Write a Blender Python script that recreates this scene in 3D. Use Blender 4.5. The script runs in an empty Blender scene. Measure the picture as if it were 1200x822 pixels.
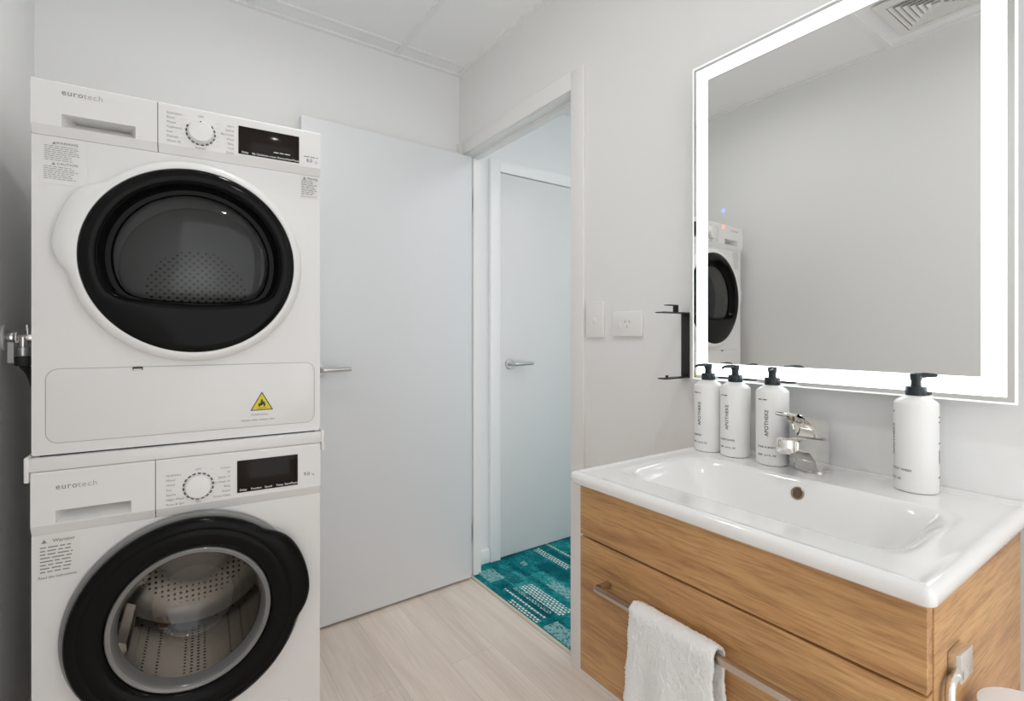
import bpy, bmesh, math, random
from mathutils import Vector, Matrix
random.seed(7)
sc = bpy.context.scene
C = sc.collection
PI = math.pi
R = math.radians

# ------------------------------------------------------------------ camera
cam_d = bpy.data.cameras.new('camera')
cam = bpy.data.objects.new('camera', cam_d)
C.objects.link(cam)
cam.location = (0, 0, 1.151)
cam.rotation_euler = (R(90), 0, R(-34.93))
cam_d.sensor_width = 36.0
cam_d.lens = 36.0 * 591.6 / 1200.0
cam_d.shift_y = -(411 - 393.2) / 1200.0
cam_d.clip_start = 0.02
sc.camera = cam

# ------------------------------------------------------------------ world, exposure
WORLD = 1.75      # soft daylight from the open side of the room behind the camera
w = bpy.data.worlds.new('world')
sc.world = w
w.use_nodes = True
w.node_tree.nodes['Background'].inputs[0].default_value = (0.975, 0.99, 1.0, 1)
w.node_tree.nodes['Background'].inputs[1].default_value = WORLD
sc.view_settings.view_transform = 'Standard'
sc.view_settings.look = 'None'
sc.view_settings.exposure = -0.06
sc.view_settings.gamma = 1.0
sc.view_settings.use_curve_mapping = False
sc.cycles.max_bounces = 12
sc.cycles.diffuse_bounces = 9
sc.cycles.glossy_bounces = 6
sc.cycles.transparent_max_bounces = 12
sc.cycles.use_denoising = True
sc.cycles.sample_clamp_indirect = 6.0
sc.cycles.caustics_reflective = False
DOWN = 150.0      # two downlights (small, they give the crisp shadows)
HALL = 2.6        # unseen panel added to light the hall
LED = 3.0         # frosted band of the mirror

# ------------------------------------------------------------------ materials
M = {}
def mat(name, col, rough=0.5, metal=0.0, coat=0.0, spec=0.5, emit=None, es=0.0):
    m = bpy.data.materials.new(name)
    m.use_nodes = True
    b = m.node_tree.nodes['Principled BSDF']
    b.inputs['Base Color'].default_value = (*col, 1)
    b.inputs['Roughness'].default_value = rough
    b.inputs['Metallic'].default_value = metal
    b.inputs['Coat Weight'].default_value = coat
    b.inputs['Coat Roughness'].default_value = 0.05
    b.inputs['Specular IOR Level'].default_value = spec
    if emit:
        b.inputs['Emission Color'].default_value = (*emit, 1)
        b.inputs['Emission Strength'].default_value = es
    M[name] = m
    return m
def nt(name):
    t = M[name].node_tree
    return t, t.nodes, t.links, t.nodes['Principled BSDF']
def node(t, kind, **kw):
    n = t.nodes.new(kind)
    for k, v in kw.items():
        setattr(n, k, v)
    return n
def ramp(t, stops, interp='LINEAR'):
    n = t.nodes.new('ShaderNodeValToRGB')
    n.color_ramp.interpolation = interp
    e = n.color_ramp.elements
    while len(e) < len(stops):
        e.new(0.5)
    for i, (p, c) in enumerate(stops):
        e[i].position = p
        e[i].color = (*c, 1) if len(c) == 3 else c
    return n
def mapping(t, scale, rot=(0, 0, 0), loc=(0, 0, 0), src='Object'):
    tc = t.nodes.new('ShaderNodeTexCoord')
    mp = t.nodes.new('ShaderNodeMapping')
    mp.inputs['Scale'].default_value = scale
    mp.inputs['Rotation'].default_value = rot
    mp.inputs['Location'].default_value = loc
    t.links.new(tc.outputs[src], mp.inputs['Vector'])
    return mp
def noise(t, vec, scale, detail=4, rough=0.55, dist=0.0):
    n = t.nodes.new('ShaderNodeTexNoise')
    n.inputs['Scale'].default_value = scale
    n.inputs['Detail'].default_value = detail
    n.inputs['Roughness'].default_value = rough
    n.inputs['Distortion'].default_value = dist
    t.links.new(vec, n.inputs['Vector'])
    return n
def mixc(t, fac, a, b, mode='MIX'):
    n = t.nodes.new('ShaderNodeMix')
    n.data_type = 'RGBA'
    n.blend_type = mode
    for s, v in ((0, fac), (6, a), (7, b)):
        if hasattr(v, 'is_output'):
            t.links.new(v, n.inputs[s])
        elif isinstance(v, (int, float)):
            n.inputs[s].default_value = v
        else:
            n.inputs[s].default_value = (*v, 1)
    return n.outputs[2]
def math_n(t, op, a, b=0.0):
    n = t.nodes.new('ShaderNodeMath')
    n.operation = op
    for s, v in ((0, a), (1, b)):
        if hasattr(v, 'is_output'):
            t.links.new(v, n.inputs[s])
        else:
            n.inputs[s].default_value = v
    return n.outputs[0]
def bump(name, scale, strength, dist=0.001, detail=3):
    t, N, L, b = nt(name)
    mp = mapping(t, (1, 1, 1))
    n = noise(t, mp.outputs[0], scale, detail)
    bp = t.nodes.new('ShaderNodeBump')
    bp.inputs['Strength'].default_value = strength
    bp.inputs['Distance'].default_value = dist
    L.new(n.outputs[0], bp.inputs['Height'])
    L.new(bp.outputs[0], b.inputs['Normal'])

mat('wall_paint', (0.825, 0.825, 0.82), 0.55); bump('wall_paint', 220, 0.12)
mat('hall_paint', (0.80, 0.81, 0.815), 0.5)
mat('ceiling_tile', (0.89, 0.89, 0.89), 0.8); bump('ceiling_tile', 300, 0.15)
mat('ceiling_bar', (0.86, 0.86, 0.855), 0.5)
mat('trim_paint', (0.83, 0.82, 0.81), 0.32)
mat('hall_trim', (0.88, 0.88, 0.885), 0.32)
mat('door_paint', (0.735, 0.745, 0.765), 0.38)
mat('hall_door_paint', (0.74, 0.74, 0.745), 0.38)
mat('appliance_white', (0.745, 0.742, 0.73), 0.3, coat=0.25)
mat('panel_white', (0.755, 0.75, 0.74), 0.34)
mat('dryer_ring', (0.77, 0.77, 0.76), 0.28, coat=0.2)
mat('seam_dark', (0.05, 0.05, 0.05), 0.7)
mat('black_gloss', (0.006, 0.006, 0.006), 0.16, spec=0.09)
mat('bezel_black', (0.006, 0.006, 0.006), 0.11, spec=0.11)
mat('trim_grey', (0.22, 0.22, 0.215), 0.35)
mat('display_black', (0.014, 0.009, 0.007), 0.1, spec=0.15)
mat('ink_dark', (0.10, 0.10, 0.10), 0.6)
mat('ink_mid', (0.24, 0.24, 0.235), 0.6)
mat('ink_light', (0.42, 0.42, 0.41), 0.6)
mat('ink_soft', (0.30, 0.29, 0.27), 0.6)
mat('ink_white', (0.75, 0.72, 0.68), 0.6)
mat('sticker_paper', (0.73, 0.72, 0.695), 0.6)
mat('hazard_yellow', (0.72, 0.60, 0.02), 0.5)
mat('rubber_grey', (0.30, 0.30, 0.29), 0.5)
mat('drum_grey', (0.40, 0.40, 0.40), 0.45, metal=0.3)
mat('drum_back', (0.42, 0.42, 0.42), 0.4, metal=0.2)
mat('drum_steel', (0.58, 0.55, 0.515), 0.25, metal=1.0)
mat('chrome', (0.86, 0.84, 0.81), 0.06, metal=1.0)
mat('satin_steel', (0.62, 0.62, 0.62), 0.28, metal=1.0)
mat('nickel_bar', (0.60, 0.52, 0.44), 0.30, metal=1.0)
mat('ceramic', (0.83, 0.825, 0.81), 0.12, coat=0.6)
mat('overflow_ring', (0.34, 0.26, 0.17), 0.3, metal=0.8)
mat('overflow_dark', (0.10, 0.07, 0.045), 0.5)
mat('bottle_white', (0.83, 0.825, 0.81), 0.32)
mat('pump_black', (0.010, 0.017, 0.021), 0.30)
mat('bracket_black', (0.018, 0.017, 0.017), 0.45)
mat('switch_white', (0.83, 0.825, 0.815), 0.3)
mat('slot_dark', (0.25, 0.25, 0.25), 0.6)
mat('vent_shade', (0.42, 0.42, 0.40), 0.6)
mat('mirror_glass', (0.84, 0.845, 0.84), 0.0, metal=1.0)
mat('mirror_edge', (0.85, 0.9, 0.9), 0.2, emit=(0.93, 0.98, 1.0), es=0.55)
mat('mirror_box', (0.55, 0.55, 0.55), 0.4)
mat('led_band', (0.9, 0.95, 1), 0.4, emit=(0.93, 0.985, 1.0), es=LED)
mat('icon_blue', (0.4, 0.45, 0.9), 0.4, emit=(0.35, 0.4, 1.0), es=0.8)
mat('icon_red', (0.8, 0.4, 0.3), 0.4, emit=(1.0, 0.35, 0.22), es=0.7)
mat('downlight_glow', (1, 1, 1), 0.4, emit=(1.0, 0.985, 0.965), es=DOWN)
mat('hall_glow', (1, 1, 1), 0.4, emit=(1.0, 0.965, 0.945), es=HALL)
mat('terry_white', (0.86, 0.86, 0.85), 0.95, spec=0.1); bump('terry_white', 650, 0.6, 0.003, 2)
mat('tissue_white', (0.83, 0.83, 0.83), 0.9, spec=0.1)
mat('hose_dark', (0.03, 0.03, 0.03), 0.5)
mat('tag_white', (0.7, 0.7, 0.68), 0.6)
mat('vent_plastic', (0.78, 0.775, 0.75), 0.45)
mat('threshold_strip', (0.62, 0.56, 0.47), 0.4)
mat('latch_dark', (0.12, 0.11, 0.10), 0.4)

def glass(name, tint, ior=1.5, gloss_col=(1, 1, 1)):
    m = bpy.data.materials.new(name)
    m.use_nodes = True
    t = m.node_tree
    t.nodes.clear()
    o = t.nodes.new('ShaderNodeOutputMaterial')
    tr = t.nodes.new('ShaderNodeBsdfTransparent')
    tr.inputs[0].default_value = (*tint, 1)
    gl = t.nodes.new('ShaderNodeBsdfGlossy')
    gl.inputs['Color'].default_value = (*gloss_col, 1)
    gl.inputs['Roughness'].default_value = 0.02
    lw = t.nodes.new('ShaderNodeLayerWeight')
    lw.inputs[0].default_value = 0.5
    f0 = ((ior - 1) / (ior + 1)) ** 2
    fr = math_n(t, 'ADD', math_n(t, 'MULTIPLY', math_n(t, 'POWER', lw.outputs['Facing'], 5.0), 1 - f0), f0)
    mx = t.nodes.new('ShaderNodeMixShader')
    t.links.new(fr, mx.inputs[0])
    t.links.new(tr.outputs[0], mx.inputs[1])
    t.links.new(gl.outputs[0], mx.inputs[2])
    t.links.new(mx.outputs[0], o.inputs[0])
    M[name] = m
glass('dryer_glass', (0.74, 0.74, 0.74), 1.5, (.7, .7, .7))
glass('washer_glass', (0.67, 0.65, 0.625), 1.55, (.85, .85, .85))
mat('rim_grey', (0.17, 0.17, 0.165), 0.14, coat=0.6)

# dots for the drums: dark holes on a regular grid
def dots(name, scale, thr, plane=None, dark=(0.02, 0.02, 0.02), patch=None):
    t, N, L, b = nt(name)
    base = tuple(b.inputs['Base Color'].default_value)[:3]
    mp = mapping(t, (1, 1, 1))
    v = t.nodes.new('ShaderNodeTexVoronoi')
    v.inputs['Scale'].default_value = scale
    v.inputs['Randomness'].default_value = 0.0
    vec = mp.outputs[0]
    if plane == 'xz':
        v.voronoi_dimensions = '2D'
        sp = t.nodes.new('ShaderNodeSeparateXYZ')
        cb = t.nodes.new('ShaderNodeCombineXYZ')
        L.new(vec, sp.inputs[0])
        L.new(math_n(t, 'ADD', sp.outputs[0], sp.outputs[2]), cb.inputs[0])
        L.new(math_n(t, 'SUBTRACT', sp.outputs[0], sp.outputs[2]), cb.inputs[1])
        vec = cb.outputs[0]
    L.new(vec, v.inputs['Vector'])
    f = math_n(t, 'LESS_THAN', v.outputs['Distance'], thr)
    if patch:                                 # the holes fill a round patch only
        px_ = math_n(t, 'POWER', math_n(t, 'SUBTRACT', sp.outputs[0], patch[0]), 2.0)
        pz_ = math_n(t, 'POWER', math_n(t, 'SUBTRACT', sp.outputs[2], patch[1]), 2.0)
        f = math_n(t, 'MULTIPLY', f, math_n(t, 'LESS_THAN', math_n(t, 'ADD', px_, pz_), patch[2] ** 2))
    L.new(mixc(t, f, base, dark), b.inputs['Base Color'])
dots('drum_back', 46, 0.27, 'xz', (0.09, 0.09, 0.09), (.303, .395, .135))
dots('drum_steel', 62, 0.24)

# oak veneer, grain along one local axis
def oak(name, axis, seed):
    mat(name, (0.4, 0.2, 0.08), 0.42, spec=0.35)
    t, N, L, b = nt(name)
    sc1 = [26.0, 26.0, 26.0]; sc1['xyz'.index(axis)] = 3.0
    sc2 = [230.0, 230.0, 230.0]; sc2['xyz'.index(axis)] = 14.0
    mp = mapping(t, sc1, loc=(seed, seed * 1.7, seed * .6))
    n1 = noise(t, mp.outputs[0], 1.0, 6, 0.62, 0.8)
    mp2 = mapping(t, sc2, loc=(seed, seed, seed))
    n2 = noise(t, mp2.outputs[0], 1.0, 3, 0.6, 0.3)
    mp3 = mapping(t, [s * .12 for s in sc1], loc=(seed * 2, 1, seed))
    n3 = noise(t, mp3.outputs[0], 1.0, 2, 0.5, 0.4)
    r1 = ramp(t, [(0.28, (0.33, 0.168, 0.068)), (0.45, (0.52, 0.285, 0.122)), (0.60, (0.61, 0.355, 0.158)), (0.8, (0.67, 0.41, 0.196))])
    L.new(n1.outputs[0], r1.inputs[0])
    r2 = ramp(t, [(0.33, (0.62, 0.58, 0.54)), (0.55, (1, 1, 1))])
    L.new(n2.outputs[0], r2.inputs[0])
    c = mixc(t, 0.75, r1.outputs[0], r2.outputs[0], 'MULTIPLY')
    r3 = ramp(t, [(0.35, (0.84, 0.82, 0.80)), (0.65, (1.10, 1.08, 1.05))])
    L.new(n3.outputs[0], r3.inputs[0])
    c = mixc(t, 0.8, c, r3.outputs[0], 'MULTIPLY')
    L.new(c, b.inputs['Base Color'])
    bp = t.nodes.new('ShaderNodeBump'); bp.inputs['Strength'].default_value = 0.12; bp.inputs['Distance'].default_value = 0.0006
    L.new(n2.outputs[0], bp.inputs['Height']); L.new(bp.outputs[0], b.inputs['Normal'])
oak('oak_upper', 'y', 1.3)
oak('oak_lower', 'y', 5.9)
oak('oak_side', 'x', 9.2)

# pale oak planks running along Y
mat('floor_planks', (0.6, 0.5, 0.4), 0.38, spec=0.35)
t, N, L, b = nt('floor_planks')
mp = mapping(t, (1, 1, 1), rot=(0, 0, R(90)), loc=(0.35, 0.065, 0))
br = t.nodes.new('ShaderNodeTexBrick')
br.offset = 0.37
br.inputs['Color1'].default_value = (0.0, 0.0, 0.0, 1)
br.inputs['Color2'].default_value = (1, 1, 1, 1)
br.inputs['Mortar'].default_value = (0.4, 0.4, 0.4, 1)
br.inputs['Scale'].default_value = 1.0
br.inputs['Mortar Size'].default_value = 0.0008
br.inputs['Brick Width'].default_value = 1.22
br.inputs['Row Height'].default_value = 0.18
L.new(mp.outputs[0], br.inputs['Vector'])
mg = mapping(t, (16, 1.3, 1))
off = mixc(t, 1.0, mg.outputs[0], br.outputs['Color'], 'ADD')
n1 = noise(t, off, 1.0, 6, 0.6, 0.9)
mg2 = mapping(t, (150, 4, 1))
n2 = noise(t, mg2.outputs[0], 1.0, 3, 0.55, 0.2)
r1 = ramp(t, [(0.28, (0.74, 0.63, 0.55)), (0.5, (0.845, 0.735, 0.65)), (0.72, (0.90, 0.80, 0.715))])
L.new(n1.outputs[0], r1.inputs[0])
r2 = ramp(t, [(0.3, (0.88, 0.86, 0.84)), (0.6, (1, 1, 1))])
L.new(n2.outputs[0], r2.inputs[0])
c = mixc(t, 0.6, r1.outputs[0], r2.outputs[0], 'MULTIPLY')
tone = ramp(t, [(0.0, (0.93, 0.93, 0.93)), (1.0, (1.05, 1.05, 1.05))])
L.new(br.outputs['Color'], tone.inputs[0])
c = mixc(t, 1.0, c, tone.outputs[0], 'MULTIPLY')
c = mixc(t, math_n(t, 'MULTIPLY', br.outputs['Fac'], 0.35), c, (0.25, 0.19, 0.14))
L.new(c, b.inputs['Base Color'])

# teal hall carpet with broken pale stripes running along Y
mat('carpet_teal', (0.0, 0.25, 0.27), 0.95, spec=0.1)
t, N, L, b = nt('carpet_teal')
mp = mapping(t, (1, 1, 1), rot=(0, 0, R(90)), loc=(0.11, 0.02, 0))
wob = noise(t, mp.outputs[0], 55, 4, 0.7)
vw = mixc(t, 0.030, mp.outputs[0], wob.outputs['Color'], 'ADD')
def bricks(bw, rh, off):
    k = t.nodes.new('ShaderNodeTexBrick')
    k.offset = off
    k.inputs['Color1'].default_value = (0, 0, 0, 1)
    k.inputs['Color2'].default_value = (1, 1, 1, 1)
    k.inputs['Mortar'].default_value = (0.3, 0.3, 0.3, 1)
    k.inputs['Scale'].default_value = 1.0
    k.inputs['Mortar Size'].default_value = 0.0
    k.inputs['Brick Width'].default_value = bw
    k.inputs['Row Height'].default_value = rh
    L.new(vw, k.inputs['Vector'])
    return k
b1 = bricks(0.36, 0.047, 0.43)
b2 = bricks(0.21, 0.105, 0.61)
speck = noise(t, mp.outputs[0], 75, 6, 0.85)
patch = noise(t, mp.outputs[0], 14, 6, 0.75)
blend = math_n(t, 'ADD', math_n(t, 'MULTIPLY', patch.outputs[0], 0.45), math_n(t, 'MULTIPLY', speck.outputs[0], 0.55))
blend = math_n(t, 'ADD', blend, math_n(t, 'MULTIPLY', math_n(t, 'SUBTRACT', b2.outputs['Color'], 0.5), 0.13))
base = ramp(t, [(0.38, (0.002, 0.075, 0.095)), (0.46, (0.004, 0.165, 0.190)), (0.53, (0.012, 0.255, 0.280)), (0.60, (0.06, 0.38, 0.40)), (0.70, (0.40, 0.66, 0.65))])
L.new(blend, base.inputs[0])
# pale broken stripes inside some of the blocks, worn through to the teal
hx = t.nodes.new('ShaderNodeTexBrick'); hx.offset = 0.5
for k, v in (('Scale', 1.0), ('Mortar Size', 0.0030), ('Brick Width', 0.020), ('Row Height', 0.0155)):
    hx.inputs[k].default_value = v
L.new(mixc(t, 0.008, mp.outputs[0], wob.outputs['Color'], 'ADD'), hx.inputs['Vector'])
tcw = t.nodes.new('ShaderNodeTexCoord')
sw_ = t.nodes.new('ShaderNodeSeparateXYZ')
wob2 = noise(t, tcw.outputs['Object'], 60, 4, 0.7)
L.new(mixc(t, 0.022, tcw.outputs['Object'], wob2.outputs['Color'], 'ADD'), sw_.inputs[0])
def patch_mask(x0, x1, y0, y1):
    o_ = 0.011
    m = math_n(t, 'MULTIPLY', math_n(t, 'GREATER_THAN', sw_.outputs[0], x0 + o_), math_n(t, 'LESS_THAN', sw_.outputs[0], x1 + o_))
    return math_n(t, 'MULTIPLY', m, math_n(t, 'MULTIPLY', math_n(t, 'GREATER_THAN', sw_.outputs[1], y0 + o_), math_n(t, 'LESS_THAN', sw_.outputs[1], y1 + o_)))
def union(lst):
    m = patch_mask(*lst[0])
    for q in lst[1:]:
        m = math_n(t, 'MAXIMUM', m, patch_mask(*q))
    return m
hatch = union([(1.345, 1.412, 1.58, 1.87), (1.275, 1.292, 1.60, 1.90), (1.318, 1.330, 1.62, 1.88), (1.236, 1.262, 1.60, 1.80), (1.640, 1.680, 1.88, 2.15), (1.738, 1.757, 1.93, 2.18), (1.60, 1.64, 1.30, 1.70), (1.86, 1.90, 1.5, 2.0), (1.24, 1.30, 0.9, 1.2), (1.45, 1.50, .9, 1.3)])
mottle = union([(1.460, 1.520, 1.62, 1.82), (1.262, 1.345, 1.98, 2.10), (1.235, 1.31, 1.37, 1.56), (1.490, 1.520, 2.03, 2.07), (1.38, 1.44, 1.2, 1.5), (1.7, 1.8, 1.4, 1.75), (1.95, 2.1, 1.6, 2.0)])
darkp = union([(1.293, 1.345, 1.60, 1.80), (1.43, 1.46, 1.75, 2.1), (1.53, 1.62, 1.80, 2.00), (1.69, 1.73, 1.9, 2.1), (1.34, 1.40, 1.9, 2.02)])
worn = math_n(t, 'GREATER_THAN', math_n(t, 'ADD', math_n(t, 'MULTIPLY', speck.outputs[0], 0.6), math_n(t, 'MULTIPLY', patch.outputs[0], 0.4)), 0.44)
hat = math_n(t, 'SUBTRACT', 1.0, hx.outputs['Fac'])
f1 = math_n(t, 'MULTIPLY', math_n(t, 'MULTIPLY', hatch, hat), worn)
f2 = math_n(t, 'MULTIPLY', math_n(t, 'MULTIPLY', mottle, math_n(t, 'GREATER_THAN', speck.outputs[0], 0.47)), 0.75)
c = mixc(t, math_n(t, 'MULTIPLY', darkp, 0.5), base.outputs[0], (0.0, 0.075, 0.095))
c = mixc(t, f2, c, (0.36, 0.60, 0.60))
c = mixc(t, f1, c, (0.70, 0.80, 0.76))
L.new(c, b.inputs['Base Color'])
bp = t.nodes.new('ShaderNodeBump'); bp.inputs['Strength'].default_value = 0.5; bp.inputs['Distance'].default_value = 0.003
fz = noise(t, mp.outputs[0], 500, 2)
L.new(fz.outputs[0], bp.inputs['Height']); L.new(bp.outputs[0], b.inputs['Normal'])

# ------------------------------------------------------------------ mesh helpers
class MB:
    def __init__(s):
        s.bm = bmesh.new()
    def add(s, verts, faces):
        vs = [s.bm.verts.new(v) for v in verts]
        for f in faces:
            try:
                s.bm.faces.new([vs[i] for i in f])
            except ValueError:
                pass
        return s
    def box(s, x0, x1, y0, y1, z0, z1, bev=0.0, seg=2):
        tb = bmesh.new()
        bmesh.ops.create_cube(tb, size=1.0)
        for v in tb.verts:
            v.co = Vector(((x0 + x1) / 2 + v.co.x * (x1 - x0), (y0 + y1) / 2 + v.co.y * (y1 - y0), (z0 + z1) / 2 + v.co.z * (z1 - z0)))
        if bev:
            bmesh.ops.bevel(tb, geom=list(tb.edges), offset=bev, segments=seg, profile=0.5, affect='EDGES')
        s.merge(tb)
        return s
    def merge(s, tb, mtx=None):
        tb.verts.index_update()
        vs = [v.co.copy() if mtx is None else mtx @ v.co for v in tb.verts]
        s.add(vs, [[v.index for v in f.verts] for f in tb.faces])
        tb.free()
    def rings(s, rings, closed=True, cap0=False, cap1=False):
        n = len(rings[0])
        vs = [v for r in rings for v in r]
        fs = []
        for i in range(len(rings) - 1):
            for j in range(n if closed else n - 1):
                k = (j + 1) % n
                fs.append([i * n + j, i * n + k, (i + 1) * n + k, (i + 1) * n + j])
        if cap0:
            fs.append(list(range(n))[::-1])
        if cap1:
            fs.append([(len(rings) - 1) * n + j for j in range(n)])
        s.add(vs, fs)
        return s
    def lathe(s, prof, cx=0, cy=0, n=48, cap0=False, cap1=False):   # prof (r, z) about a vertical axis
        s.rings([[(cx + r * math.cos(2 * PI * j / n), cy + r * math.sin(2 * PI * j / n), z) for j in range(n)] for r, z in prof], True, cap0, cap1)
        return s
    def polar(s, prof, cx, cz, n=96, cap0=False, cap1=False):       # prof (r or r(angle), y) about a local Y axis
        rs = []
        for r, y in prof:
            ring = []
            for j in range(n):
                a = 2 * PI * j / n
                rr = r(a) if callable(r) else r
                ring.append((cx + rr * math.cos(a), y, cz + rr * math.sin(a)))
            rs.append(ring)
        s.rings(rs, True, cap0, cap1)
        return s
    def prism_x(s, prof, x0, x1):                                   # prof (y, z)
        s.rings([[(x0, y, z) for y, z in prof], [(x1, y, z) for y, z in prof]], True, True, True)
        return s
    def prism_y(s, prof, y0, y1, bev=0.0, seg=3):                   # prof (x, z)
        tb = bmesh.new()
        a = [tb.verts.new((x, y0, z)) for x, z in prof]
        c = [tb.verts.new((x, y1, z)) for x, z in prof]
        n = len(prof)
        caps = [tb.faces.new(a), tb.faces.new(c[::-1])]
        for i in range(n):
            j = (i + 1) % n
            tb.faces.new([a[j], a[i], c[i], c[j]])
        if bev:
            es = set(e for f in caps for e in f.edges)
            bmesh.ops.bevel(tb, geom=list(es), offset=bev, segments=seg, profile=0.5, affect='EDGES')
        s.merge(tb)
        return s
    def tube(s, path, rad, n=16, caps=True):
        P = [Vector(p) for p in path]
        rads = rad if isinstance(rad, (list, tuple)) else [rad] * len(P)
        T = []
        for i in range(len(P)):
            a = P[max(i - 1, 0)]; c = P[min(i + 1, len(P) - 1)]
            T.append((c - a).normalized())
        up = Vector((0, 0, 1)) if abs(T[0].z) < 0.9 else Vector((1, 0, 0))
        u = T[0].cross(up).normalized()
        rs = []
        for p, tt, r in zip(P, T, rads):
            u = (u - tt * u.dot(tt)).normalized()
            v = tt.cross(u)
            rs.append([tuple(p + (u * math.cos(2 * PI * j / n) + v * math.sin(2 * PI * j / n)) * r) for j in range(n)])
        s.rings(rs, True, caps, caps)
        return s
    def cyl(s, p0, p1, r, n=32, bev=0.0):
        a, c = Vector(p0), Vector(p1)
        if bev:
            d = (c - a).normalized() * bev
            return s.tube([a, a + d * .0001, a + d * .3, a + d, c - d, c - d * .3, c - d * .0001, c], [r - bev, r - bev * .98, r - bev * .3, r, r, r - bev * .3, r - bev * .98, r - bev], n)
        return s.tube([a, c], r, n)
    def text(s, txt, size, fn, bold=0.0, align='CENTER', spacing=1.0):
        cu = bpy.data.curves.new('tmp', 'FONT')
        cu.body = txt; cu.size = size; cu.align_x = align; cu.align_y = 'CENTER'
        cu.resolution_u = 3; cu.offset = bold; cu.space_character = spacing
        o = bpy.data.objects.new('tmp', cu)
        C.objects.link(o)
        dg = bpy.context.evaluated_depsgraph_get()
        dg.update()
        me = o.evaluated_get(dg).to_mesh()
        s.add([fn(v.co.x, v.co.y) for v in me.vertices], [list(p.vertices) for p in me.polygons])
        o.evaluated_get(dg).to_mesh_clear()
        bpy.data.objects.remove(o)
        bpy.data.curves.remove(cu)
        return s
    def quad2(s, x0, x1, y0, y1, fn, nx=1):
        for i in range(nx):
            a = x0 + (x1 - x0) * i / nx; c = x0 + (x1 - x0) * (i + 1) / nx
            s.add([fn(a, y0), fn(c, y0), fn(c, y1), fn(a, y1)], [[0, 1, 2, 3]])
        return s
    def words(s, x0, y, width, h, fn, nx=1):                         # a line of print too small to read: word-long dashes
        x = x0
        while x < x0 + width:
            wl = min(random.uniform(2.2, 6.0) * h, x0 + width - x)
            if wl > h * 0.8:
                s.quad2(x, x + wl, y - h * .36, y + h * .36, fn, nx)
            x += wl + h * 0.9
        return s

ROOT = {}
def rootm(o):
    return ROOT.get(o.name, Matrix())
def obj(name, mb, m, parent=None, local=False, smooth=35, bevel=None):
    """one mesh object; coordinates are world ones unless local"""
    me = bpy.data.meshes.new(name)
    bm = mb.bm
    bmesh.ops.recalc_face_normals(bm, faces=bm.faces[:])
    if parent is not None and not local:
        bm.transform(rootm(parent).inverted())
    bm.to_mesh(me); bm.free()
    for p in me.polygons:
        p.use_smooth = True
    me.set_sharp_from_angle(angle=R(smooth))
    me.materials.append(M[m])
    o = bpy.data.objects.new(name, me)
    C.objects.link(o)
    if parent is not None:
        o.parent = parent
        ROOT[o.name] = rootm(parent)
    if bevel:
        md = o.modifiers.new('bevel', 'BEVEL'); md.width = bevel; md.segments = 3; md.limit_method = 'ANGLE'; md.angle_limit = R(60)
    return o
def thing(name, label, cat, loc, rotz=0.0, group=None):
    o = bpy.data.objects.new(name, None)
    C.objects.link(o)
    o.empty_display_size = 0.1
    o.location = loc; o.rotation_euler = (0, 0, rotz)
    ROOT[o.name] = Matrix.Translation(loc) @ Matrix.Rotation(rotz, 4, 'Z')
    o['label'] = label; o['category'] = cat
    if group:
        o['group'] = group
    return o
def single(name, mb, m, label, cat, loc, smooth=35, group=None):
    for v in mb.bm.verts:
        v.co -= Vector(loc)
    o = obj(name, mb, m, smooth=smooth)
    o.location = loc
    o['label'] = label; o['category'] = cat
    if group:
        o['group'] = group
    return o
def struct(name, mb, m, parent=None, label=None, smooth=35):
    o = obj(name, mb, m, parent, smooth=smooth)
    if parent is None:
        o['kind'] = 'structure'
    if label:
        o['label'] = label
    return o

# ------------------------------------------------------------------ setting
XL, XW, YB, YF, H = -0.32, 1.189, 2.149, -0.9, 2.40
WT = 0.09
struct('floor', MB().box(XL - .05, 1.212, YF - .05, YB + .05, -0.05, 0.0), 'floor_planks', label='pale oak plank floor of the bathroom')
struct('floor_hall', MB().box(1.224, 2.75, -0.4, 2.22, -0.05, 0.001), 'carpet_teal', label='teal patterned carpet in the hall beyond the doorway')
struct('trim_1', MB().box(1.210, 1.226, 1.315, 2.117, -0.02, 0.005, .002), 'threshold_strip', label='thin threshold strip between planks and teal carpet')
struct('wall_left', MB().box(XL - .05, XL, YF - .05, YB + .05, 0, H + .05), 'wall_paint')
struct('wall_back', MB().box(XL, XW, YB, YB + .05, 0, H + .05), 'wall_paint')
OY0, OY1, OZ = 1.315, 2.117, 2.027
wr = MB()
wr.box(XW, XW + WT, YF, OY0, 0, H + .05)
wr.box(XW, XW + WT, OY0, OY1, OZ, H + .05)
wr.box(XW, XW + WT, OY1, YB + .011, 0, H + .05)
struct('wall_right', wr, 'wall_paint')
# ceiling: tiles in a grid of bars
struct('ceiling', MB().box(XL, XW, YF, YB, H + .006, H + .05), 'ceiling_tile', label='white suspended tile ceiling')
g = MB()
for x in (-0.315 + 0.0, 0.285, 0.865):
    if x > XL + .05:
        g.box(x - .012, x + .012, YF, YB - .0202, H, H + .0059)
for y in (-0.94, -0.34, 0.26, 0.86, 1.46, 2.06):
    if y in (-0.34, 0.86, 2.06):
        g.box(XL + .0202, XW - .0202, y - .012, y + .012, H + .0004, H + .0059)
struct('trim_2', g, 'ceiling_bar', label='white ceiling grid bars between the tiles')
a = MB()
a.box(XL, XW, YB - .02, YB, H - .003, H + .0058)
a.box(XL, XL + .02, YF, YB - .0201, H - .003, H + .0058)
a.box(XW - .02, XW, YF, YB - .0201, H - .003, H + .0058)
struct('trim_3', a, 'ceiling_bar', label='wall angle strip around the tile ceiling')
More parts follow.
